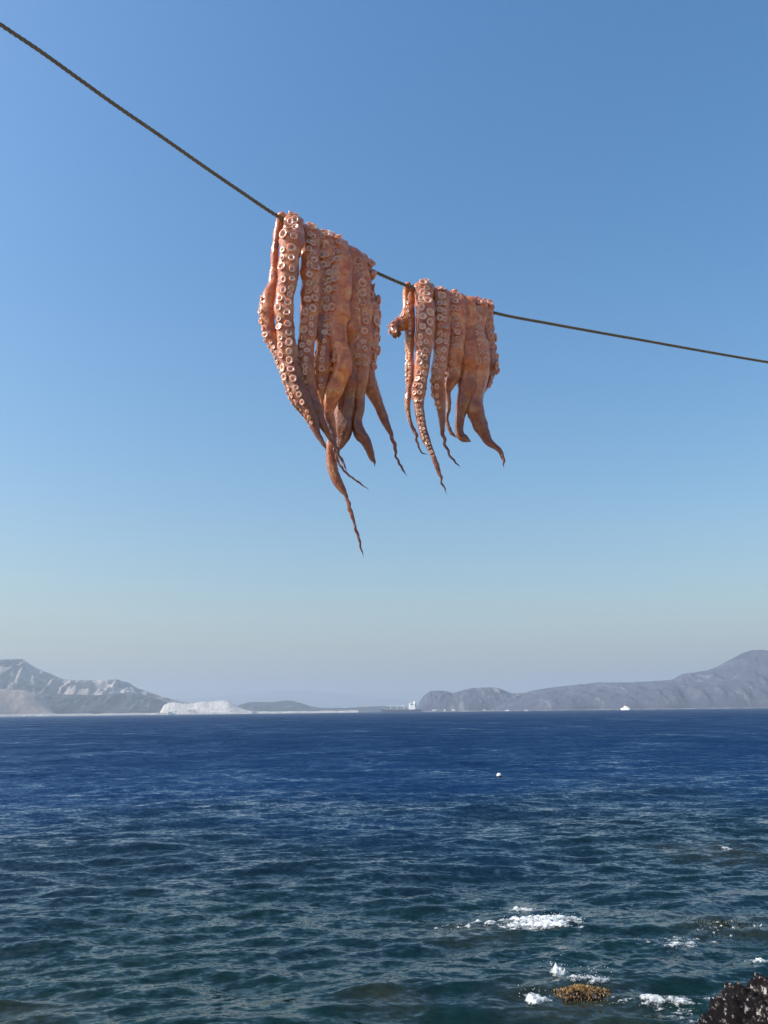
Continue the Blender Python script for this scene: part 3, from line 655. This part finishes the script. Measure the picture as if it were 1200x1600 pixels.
def arm(root, pts, top=None, suck=True, seed=0, s_from=0.0, s_to=1.0, rows=26, srad=0.25, shear=None, seg=22, label=None, name='arm', spc=1.0, big_boost=None, pale=0.5):
    """pts: (px, py, width px, depth px, phi deg, thickness ratio).  top: (x, w, th ratio, phi) puts the arm over the rope first."""
    full = []
    if top:
        x0, w0, th0, ph0 = top; ry = rope_y(x0); o = 5 + w0 * th0 / 2
        full += [(x0, ry + 50, w0 * .8, o, ph0, th0), (x0, ry + 16, w0, o, ph0, th0), (x0, ry - o * .72, w0, o * .72, ph0, th0), (x0, ry - o, w0 * (.84 if name == 'arm' else 1), 0, ph0, th0 * (1.1 if name == 'arm' else 1)),
                 (x0, ry - o * .72, w0, -o * .72, ph0, th0), (x0, ry + 6, w0, -o, ph0, th0)]
    full += pts
    W = []
    for (px, py, wd, dz, ph, th) in full:
        if name == 'arm' and top and (seed in (4, 5, 6, 7, 8) or seed in (25, 26, 27, 28)):
            f = 1 - min(1, max(0, (py - rope_y(top[0]) - 60) / 90)); wd *= 1 + 0.30 * f; th *= 1 - 0.08 * f
            if seed in (8, 28): px -= 6 * f
        Y = ropeY(top[0] if top else px * .5 + .5 * pts[0][0]); mp = mpp(px, py, Y)
        p = at(px, py, Y + dz * mp)
        W.append((p.x, p.y, p.z, wd * mp / 2, ph, th))
    n = max(60, int(len(W) * 11)); S = catmull(W, n)
    # resample by arc length
    pos = np.array([s[:3] for s in S]); d = np.concatenate([[0], np.cumsum(np.linalg.norm(np.diff(pos, axis=0), axis=1))]); L = d[-1]
    m_ = max(70, int(L / 0.0042)); u = np.linspace(0, L, m_); S = np.stack([np.interp(u, d, [s[k] for s in S]) for k in range(6)], -1)
    P = np.zeros((m_, seg, 3)); fr = []; al = np.zeros((m_, seg)); orl = np.zeros((m_, seg))
    X = Vector((1, 0, 0))
    if top: rtan = (at(top[0] + 20, rope_y(top[0] + 20), ropeY(top[0] + 20)) - at(top[0] - 20, rope_y(top[0] - 20), ropeY(top[0] - 20))).normalized()
    if shear is not None: X = Vector(shear)
    for i in range(m_):
        c = Vector(S[i, :3]); T = (Vector(S[min(i + 1, m_ - 1), :3]) - Vector(S[max(i - 1, 0), :3])).normalized()
        if top and shear is None:
            f = 1 - min(1, max(0, u[i] / L - 0.10) / 0.12); X = (Vector((1, 0, 0)) * (1 - f) + rtan * f).normalized()
        Nn = T.cross(X).normalized(); B = X if shear is not None else Nn.cross(T).normalized()
        ph = R(S[i, 4]); r = max(S[i, 3], 0.0006); th = S[i, 5]
        if top and seed not in (2, 23) and name == 'arm': th *= 0.70 + 0.30 * min(1, max(0, u[i] / L - 0.30) / 0.2)
        thin = max(0.0, 1 - r / 0.008); X3 = u[i] * 70 + seed * 31.7      # the dried tips kink and shrivel
        c = c + (X * mn.noise(Vector((X3, 0, 1))) + Vector((0, 1, 0)) * mn.noise(Vector((X3, 5, 2)))) * 0.0085 * thin
        thick = min(1.0, max(0.0, (u[i] / L - 0.16) / 0.12)) if top else 1.0                       # arms hang unevenly: they wander, swell and twist
        c = c + (Vector((1, 0, 0)) * mn.noise(Vector((u[i] * 11 + seed * 5.3, 1, 7))) * 0.9 + Vector((0, 1, 0)) * mn.noise(Vector((u[i] * 9 + seed * 3.1, 4, 2)))) * 0.0062 * thick * (1 - thin)
        r *= 1 + 0.26 * thick * (1 - thin) * mn.noise(Vector((u[i] * 24 + seed * 2.9, 9, 1)))
        if name == 'arm': ph += 0.75 * thick * mn.noise(Vector((u[i] * 10 + seed * 7.7, 2, 5)))
        r *= 1 + 0.45 * thin * mn.noise(Vector((u[i] * 160 + seed * 17.3, 3, 8)))
        N2 = Nn * math.cos(ph) + B * math.sin(ph); B2 = B * math.cos(ph) - Nn * math.sin(ph)
        # the section: half width r seen by the camera, thickness r*th; flattened a little on the sucker side
        t = i / (m_ - 1); tap = 1.0 if i < m_ - 4 else [0.85, 0.65, 0.4, 0.08][i - (m_ - 4)]
        if i == 0 and name == 'arm': tap = 0.3
        fr.append((c, T, N2, B2, r, th, Nn, B))
        for k in range(seg):
            a = k * 2 * math.pi / seg; ca, sa = math.cos(a), math.sin(a)
            dirn = Nn * ca * th + B * sa
            q = c + dirn * r * tap
            rel = Vector((sa * 1.2, ca * 1.2, u[i] / max(S[:, 3].max(), .004) * .55 + seed * 9.7))
            w1 = mn.fractal(rel * 1.1, 0.9, 2.0, 4) * 0.15
            w2 = mn.noise(Vector((sa * 2.5, ca * 2.5, u[i] * 330 + seed))) * 0.055     # transverse wrinkles
            w3 = (1 - abs(mn.noise(Vector((a * 2.2 + seed, u[i] * 18, 3.1))))) * 0.05
            q += dirn * r * tap * (w1 + w2 - w3 + 0.02)
            P[i, k] = q - root.location; al[i, k] = max(min(1.0, max(0.0, (0.0085 - r) / 0.006)), min(.7, (t - .52) * 2.0)) if i > m_ * .4 else 0
            orl[i, k] = max(0, dirn.normalized().dot(N2)) if suck else 0
    o = grid_mesh(name, P[:, ::-1], SKIN, root, wrap=True)
    me = o.data
    for nm, A in (('along', al), ('oral', orl)):
        at_ = me.attributes.new(nm, 'FLOAT', 'POINT'); at_.data.foreach_set('value', A[:, ::-1].reshape(-1).astype(np.float32))
    bm = bmesh.new(); bm.from_mesh(me); bm.verts.ensure_lookup_table()
    for e in (0, m_ - 1):
        try: bm.faces.new([bm.verts[e * seg + k] for k in (range(seg) if e else range(seg - 1, -1, -1))])
        except ValueError: pass
    bmesh.ops.recalc_face_normals(bm, faces=bm.faces); bm.to_mesh(me); bm.free()
    d_ = {1: .50, 2: .42, 3: .34, 4: .28, 5: .10, 6: .24, 7: .26, 8: .45, 21: .2, 22: .5, 23: .55, 24: .32, 25: .15, 26: .22, 27: .2, 28: .42}.get(seed, .2); o.color = (d_, d_, d_, 1)
    if label: o['label'] = label
    if not suck: return o
    rr = random.Random(seed * 13 + 1); small = []
    for row in (0, 1):
        s = L * s_from + row * 0.5 * 0.3 * S[0, 3]; cnt = 0
        while s < L * s_to:
            i = int(min(s / L * (m_ - 1), m_ - 1)); c, T, N2, B2, r, th, Nn, B = fr[i]
            rs = r * 2 * srad * 0.90 * rr.uniform(0.78, 1.10)
            if big_boost and abs(s / L - big_boost[0]) < 0.012 and row == big_boost[1]: rs *= 1.5
            if r < 0.0016: break
            if top and s / L < 0.17: rs *= 1.22
            ang = R(rows + rr.uniform(-3, 3)) * (1 if row else -1); D_ = N2 * math.cos(ang) + B2 * math.sin(ang)
            # distance from the centre to the elliptical skin in that direction
            cn, cb = D_.dot(Nn), D_.dot(B); rad = r / math.sqrt((cn / th) ** 2 + cb ** 2 + 1e-9)
            p = c + D_ * rad * 0.97 - root.location
            nd = (Nn * cn / (th * th) + B * cb).normalized() if th < .95 else D_
            nd = (nd + Vector((rr.gauss(0, .17), rr.gauss(0, .17), rr.gauss(0, .17)))).normalized()
            q = nd.to_track_quat('Z', 'Y'); sc = Vector((rs * rr.uniform(.72, 1.06), rs * rr.uniform(.86, 1.08), rs * rr.uniform(.45, .95)))
            M = Matrix.LocRotScale(p, q, sc)
            if rs * 2 / (1.62 / F_PX) > 8.5:
                so_ = bpy.data.objects.new('sucker', BIG[rr.randrange(5)]); C.objects.link(so_); so_.parent = o; so_.matrix_local = M; pl = max(pale, .95) if top and s / L < .15 else pale; so_.color = (pl, pl, pl, 1)  # suckers on the crest paler: sunlit white put into their colour
            else: small.append(M)
            s += (rs * 2 + r * .14) * 1.08 * spc * rr.uniform(.92, 1.12)
    if small:
        V, Fs = [], []
        for M in small:
            n0 = len(V); V += [tuple(M @ Vector(v)) for v in SMALL[0]]; Fs += [tuple(n0 + a for a in f) for f in SMALL[1]]
        q_ = tag(mesh_obj('small_suckers', V, Fs, SUCK, o), kind='stuff'); q_.color = (pale * .7, pale * .7, pale * .7, 1)
    return o

# left octopus
O1 = empty('octopus', at(510, 382, ropeY(510)))
tag(O1, 'larger reddish brown octopus hanging over the rope at the left', 'octopus', 'octopuses drying on the rope')
rt = (at(580, 422, ropeY(580)) - at(434, 338, ropeY(434))).normalized()
a = arm
# B: leftmost, behind the rope
a(O1, [(441, 333, 12, -4, -80, .8), (437, 343, 13, 9, -80, .9), (433, 365, 12, 13, -80, 1.2), (431, 400, 12, 14, -80, 1.3), (426, 440, 17, 14, -80, 1.1), (418, 470, 24, 13, -80, .9), (419, 500, 25, 12, -70, .85), (426, 530, 21, 12, -60, .85), (433, 555, 19, 8, -55, .85), (444, 580, 19, 2, -50, .85), (455, 603, 18, -4, -50, .85), (467, 630, 14, -8, -50, .85), (478, 650, 9, -8, -50, .85), (487, 668, 4, -6, -50, .85)], seed=1, pale=.75, s_from=.42, s_to=.98, srad=.22, rows=30)
# A: front left, bright ring suckers
a(O1, [(456, 372, 34, -19, -4, .72), (453, 400, 34, -19, -6, .78), (450, 430, 32, -19, -6, .82), (447, 455, 29, -18, 2, .75), (445, 480, 28, -18, 0, .8), (446, 520, 29, -18, -5, .8), (449, 555, 31, -17, -12, .8), (459, 588, 30, -16, -30, .8), (470, 615, 26, -15, -45, .8), (481, 640, 20, -14, -50, .8), (488, 658, 17, -12, -60, .8), (494, 675, 12, -12, -60, .8), (502, 688, 8, -12, -60, .8), (507, 698, 5, -12, -60, .8), (511, 704, 2, -12, -60, .8)], top=(458, 32, .40, -2), seed=2, pale=.68, s_from=.09, s_to=.92, srad=.235, rows=31)
# C1
a(O1, [(484, 400, 30, -15, 18, .62), (486, 440, 31, -16, 18, .7), (484, 480, 30, -16, 12, .75), (481, 520, 29, -15, 0, .8), (478, 560, 24, -14, -20, .8), (480, 590, 21, -16, -60, .8), (487, 620, 21, -18, -120, .8), (497, 645, 20, -20, -140, .8), (506, 665, 13, -20, -150, .8), (515, 683, 8, -20, -150, .8), (523, 698, 6, -20, -150, .8), (530, 712, 5, -20, -150, .8), (536, 724, 4, -20, -150, .8), (543, 738, 1.5, -20, -150, .8)], top=(485, 32, .40, 15), seed=3, pale=.55, s_from=.10, s_to=.80, srad=.235)
# D
a(O1, [(506, 410, 30, -9, 10, .62), (508, 450, 29, -9, 5, .7), (508, 490, 26, -8, -15, .8), (507, 525, 27, -7, -30, .85), (505, 560, 29, -6, -30, .85), (503, 590, 30, -6, -25, .85), (502, 612, 22, -6, -20, .85), (504, 632, 11, -6, -20, .85), (509, 650, 7, -6, -20, .85), (516, 670, 6, -8, -20, .85), (523, 695, 5, -10, 0, .8), (528, 722, 4, -12, 0, .8), (540, 738, 3.5, -12, 0, .8), (560, 753, 3, -12, 0, .8), (576, 767, 1.2, -12, 0, .8)], top=(506, 30, .45, 5), seed=4, pale=.5, s_from=.10, s_to=.66, srad=.19)
# E: front middle, ends in the long tail
a(O1, [(527, 410, 34, -16, -10, .62), (528, 450, 36, -17, -60, .7), (527, 490, 34, -19, -75, .75), (529, 530, 30, -21, -85, .8), (534, 560, 30, -22, -90, .8), (531, 585, 30, -22, -90, .8), (524, 606, 30, -21, -100, .8), (516, 628, 24, -20, -110, .8), (513, 645, 15, -16, -110, .8), (517, 662, 14, -12, -90, .8), (521, 685, 15, -9, -90, .8), (518, 708, 17, -9, -90, .8), (519, 731, 17, -9, -90, .8), (526, 750, 16, -9, -90, .8), (535, 765, 11, -9, -90, .8), (541, 775, 6, -9, -90, .8), (544, 790, 7, -9, -90, .8), (550, 804, 7, -9, -90, .8), (553, 815, 4, -9, -90, .8), (557, 830, 4.5, -9, -90, .8), (563, 852, 3.5, -9, -90, .8), (568, 872, 1.2, -9, -90, .8)], top=(525, 31, .62, -10), seed=5, pale=.25, s_from=.11, s_to=.56, srad=.16)
# F: broad smooth back of an arm
a(O1, [(543, 420, 30, -10, 180, .62), (547, 470, 34, -9, 180, .7), (548, 530, 36, -9, 180, .7), (546, 580, 34, -7, 180, .7), (543, 610, 30, -6, 180, .7), (539, 640, 33, -4, 180, .75), (537, 660, 31, -4, 180, .75), (535, 680, 22, -5, 180, .75), (531, 695, 12, -5, 180, .75), (527, 707, 5, -5, 180, .75)], top=(542, 28, .50, 160), seed=6, suck=False)
# G
a(O1, [(559, 440, 30, -14, 12, .62), (562, 480, 32, -15, 10, .7), (564, 520, 32, -15, 8, .75), (564, 560, 31, -14, 5, .8), (562, 595, 26, -13, 0, .8), (562, 618, 17, -12, 20, .8), (562, 640, 15, -11, 60, .8), (559, 660, 16, -11, 120, .85), (562, 677, 20, -11, 150, .9), (570, 688, 17, -11, 150, .8), (577, 702, 13, -11, 150, .8), (582, 715, 9, -11, 150, .8), (587, 729, 3, -11, 150, .8)], top=(556, 29, .45, 10), seed=7, pale=.35, s_from=.10, s_to=.64, srad=.19)
# H: rightmost
a(O1, [(572, 455, 30, -7, 70, .7), (577, 490, 33, -7, 75, .8), (578, 525, 31, -7, 80, .8), (573, 560, 29, -6, 80, .8), (573, 590, 27, -5, 80, .8), (580, 610, 22, -5, 90, .8), (589, 628, 17, -5, 100, .8), (598, 648, 14, -5, 120, .8), (606, 666, 11, -5, 120, .8), (612, 682, 7, -5, 120, .8), (617, 700, 6, -5, 120, .8), (620, 713, 4, -5, 120, .8), (627, 730, 4, -5, 120, .8), (637, 744, 1.3, -5, 120, .8)], top=(570, 27, .42, 60), seed=8, pale=.2, s_from=.10, s_to=.62, srad=.25)
# web of skin joining the arms where they cross the rope
a(O1, [(528, 470, 98, -13, 0, .10), (530, 520, 92, -11, 0, .10), (535, 560, 76, -6, 0, .11), (540, 590, 50, -5, 0, .12)], top=(527, 104, .12, 0), seed=9, suck=False, shear=rt, seg=40, name='web')

# right octopus
O2 = empty('octopus', at(705, 470, ropeY(705)))
tag(O2, 'smaller reddish brown octopus with a curled fist hanging at the right', 'octopus', 'octopuses drying on the rope')
rt2 = (at(775, 489, ropeY(775)) - at(645, 450, ropeY(645))).normalized()
a(O2, [(640, 441, 8, -2, -80, .8), (637, 450, 9, 9, -80, .8), (635, 468, 10, 12, -80, 1.2), (634, 486, 12, 12, -70, 1.1), (633, 498, 17, 11, -60, 1), (627, 507, 23, 9, -60, 1), (619, 508, 18, 6, -60, 1), (615, 514, 16, 1, -60, 1), (619, 521, 16, -4, -60, 1), (627, 521, 12, -5, -60, 1)], seed=21, s_from=.42, s_to=.98, srad=.26, rows=30)
a(O2, [(646, 446, 14, -2, -50, .7), (643, 456, 16, 9, -50, .8), (640, 480, 17, 10, -50, .9), (640, 505, 18, 9, -45, .9), (641, 530, 15, 8, -40, .9), (641, 555, 14, 7, -40, .9), (640, 580, 14, 6, -40, .9), (639, 605, 12, 6, -40, .9), (637, 630, 9, 6, -40, .9), (639, 650, 7, 6, -40, .9), (643, 665, 5.5, 6, -40, .9), (648, 674, 6, 6, -40, .9), (650, 685, 4.5, 6, -40, .9), (655, 697, 3.5, 6, -40, .9), (659, 707, 2.5, 6, -40, .9), (671, 711, 1.2, 6, -40, .9)], seed=22, pale=.7, s_from=.12, s_to=.8, srad=.22, rows=28)
a(O2, [(664, 480, 32, -16, -6, .75), (663, 510, 30, -17, -8, .8), (662, 540, 28, -17, -4, .75), (660, 570, 25, -16, -5, .8), (657, 595, 21, -15, -8, .8), (654, 615, 21, -14, -10, .8), (656, 640, 16, -13, -10, .8), (660, 662, 14, -12, -15, .8), (666, 685, 12, -12, -20, .8), (672, 702, 9, -12, -20, .8), (678, 720, 8, -12, -20, .8), (684, 737, 6.5, -12, -20, .8), (690, 752, 4, -12, -20, .8), (698, 773, 1.3, -12, -20, .8)], top=(663, 31, .38, 0), seed=23, pale=.68, s_from=.085, s_to=.86, srad=.235, big_boost=(.125, 0))
a(O2, [(689, 490, 26, -15, 5, .65), (691, 520, 26, -16, 5, .7), (689, 550, 24, -16, 5, .75), (685, 575, 24, -15, 0, .8), (684, 600, 22, -14, -30, .8), (688, 628, 17, -12, -60, .8), (691, 655, 11, -12, -70, .8), (692, 675, 7, -12, -70, .8), (696, 695, 4.5, -12, -70, .8), (703, 711, 4, -12, -70, .8), (711, 722, 3, -12, -70, .8), (720, 732, 1.5, -12, -70, .8)], top=(688, 27, .40, 5), seed=24, s_from=.09, s_to=.75, srad=.24, big_boost=(.25, 0))
a(O2, [(712, 495, 24, -11, -10, .65), (712, 530, 25, -11, -15, .7), (709, 560, 24, -11, -30, .75), (707, 585, 22, -10, -60, .8), (701, 603, 15, -9, -70, .8), (699, 614, 9, -8, -80, .8), (702, 628, 8, -7, -80, .8), (702, 641, 7, -6, -80, .8), (699, 652, 6, -6, -80, .8), (701, 665, 6, -6, -80, .8), (706, 677, 6, -6, -80, .8), (715, 684, 4, -6, -80, .8)], top=(709, 25, .42, -5), seed=25, pale=.25, s_from=.10, s_to=.72, srad=.20)
a(O2, [(728, 505, 26, -9, 180, .65), (731, 545, 27, -9, 180, .7), (733, 575, 27, -8, 180, .75), (730, 605, 26, -8, 180, .75), (722, 630, 21, -7, 180, .8), (718, 652, 16, -7, 180, .8), (718, 670, 13, -7, 180, .8), (721, 681, 13, -7, 180, .8), (729, 686, 12, -7, 180, .8), (737, 690, 10, -7, 180, .8)], top=(727, 24, .42, 170), seed=26, suck=False)
a(O2, [(746, 510, 24, -13, 5, .65), (748, 545, 25, -14, 5, .7), (750, 575, 25, -13, 5, .75), (747, 600, 24, -12, 5, .8), (742, 622, 24, -11, 60, .8), (742, 642, 26, -11, 150, .8), (750, 662, 24, -11, 170, .8), (758, 677, 18, -11, 170, .8), (764, 689, 13, -11, 170, .8), (773, 697, 10, -11, 170, .8), (780, 704, 8, -11, 170, .8), (785, 715, 6, -11, 170, .8), (786, 731, 2, -11, 170, .8)], top=(745, 25, .40, 5), seed=27, pale=.3, s_from=.09, s_to=.52, srad=.20)
a(O2, [(762, 515, 25, -7, 60, .7), (763, 545, 25, -7, 70, .8), (766, 572, 24, -6, 80, .8), (760, 592, 22, -6, 90, .8), (751, 610, 20, -6, 110, .8), (744, 628, 14, -6, 110, .8), (741, 645, 8, -5, 110, .8)], top=(761, 25, .40, 45), seed=28, pale=.2, s_from=.10, s_to=.85, srad=.24)
a(O2, [(718, 500, 94, -12, 0, .10), (718, 530, 90, -10, 0, .10), (722, 565, 76, -6, 0, .11), (728, 590, 46, -5, 0, .12)], top=(719, 96, .10, 0), seed=29, suck=False, shear=rt2, seg=40, name='web')
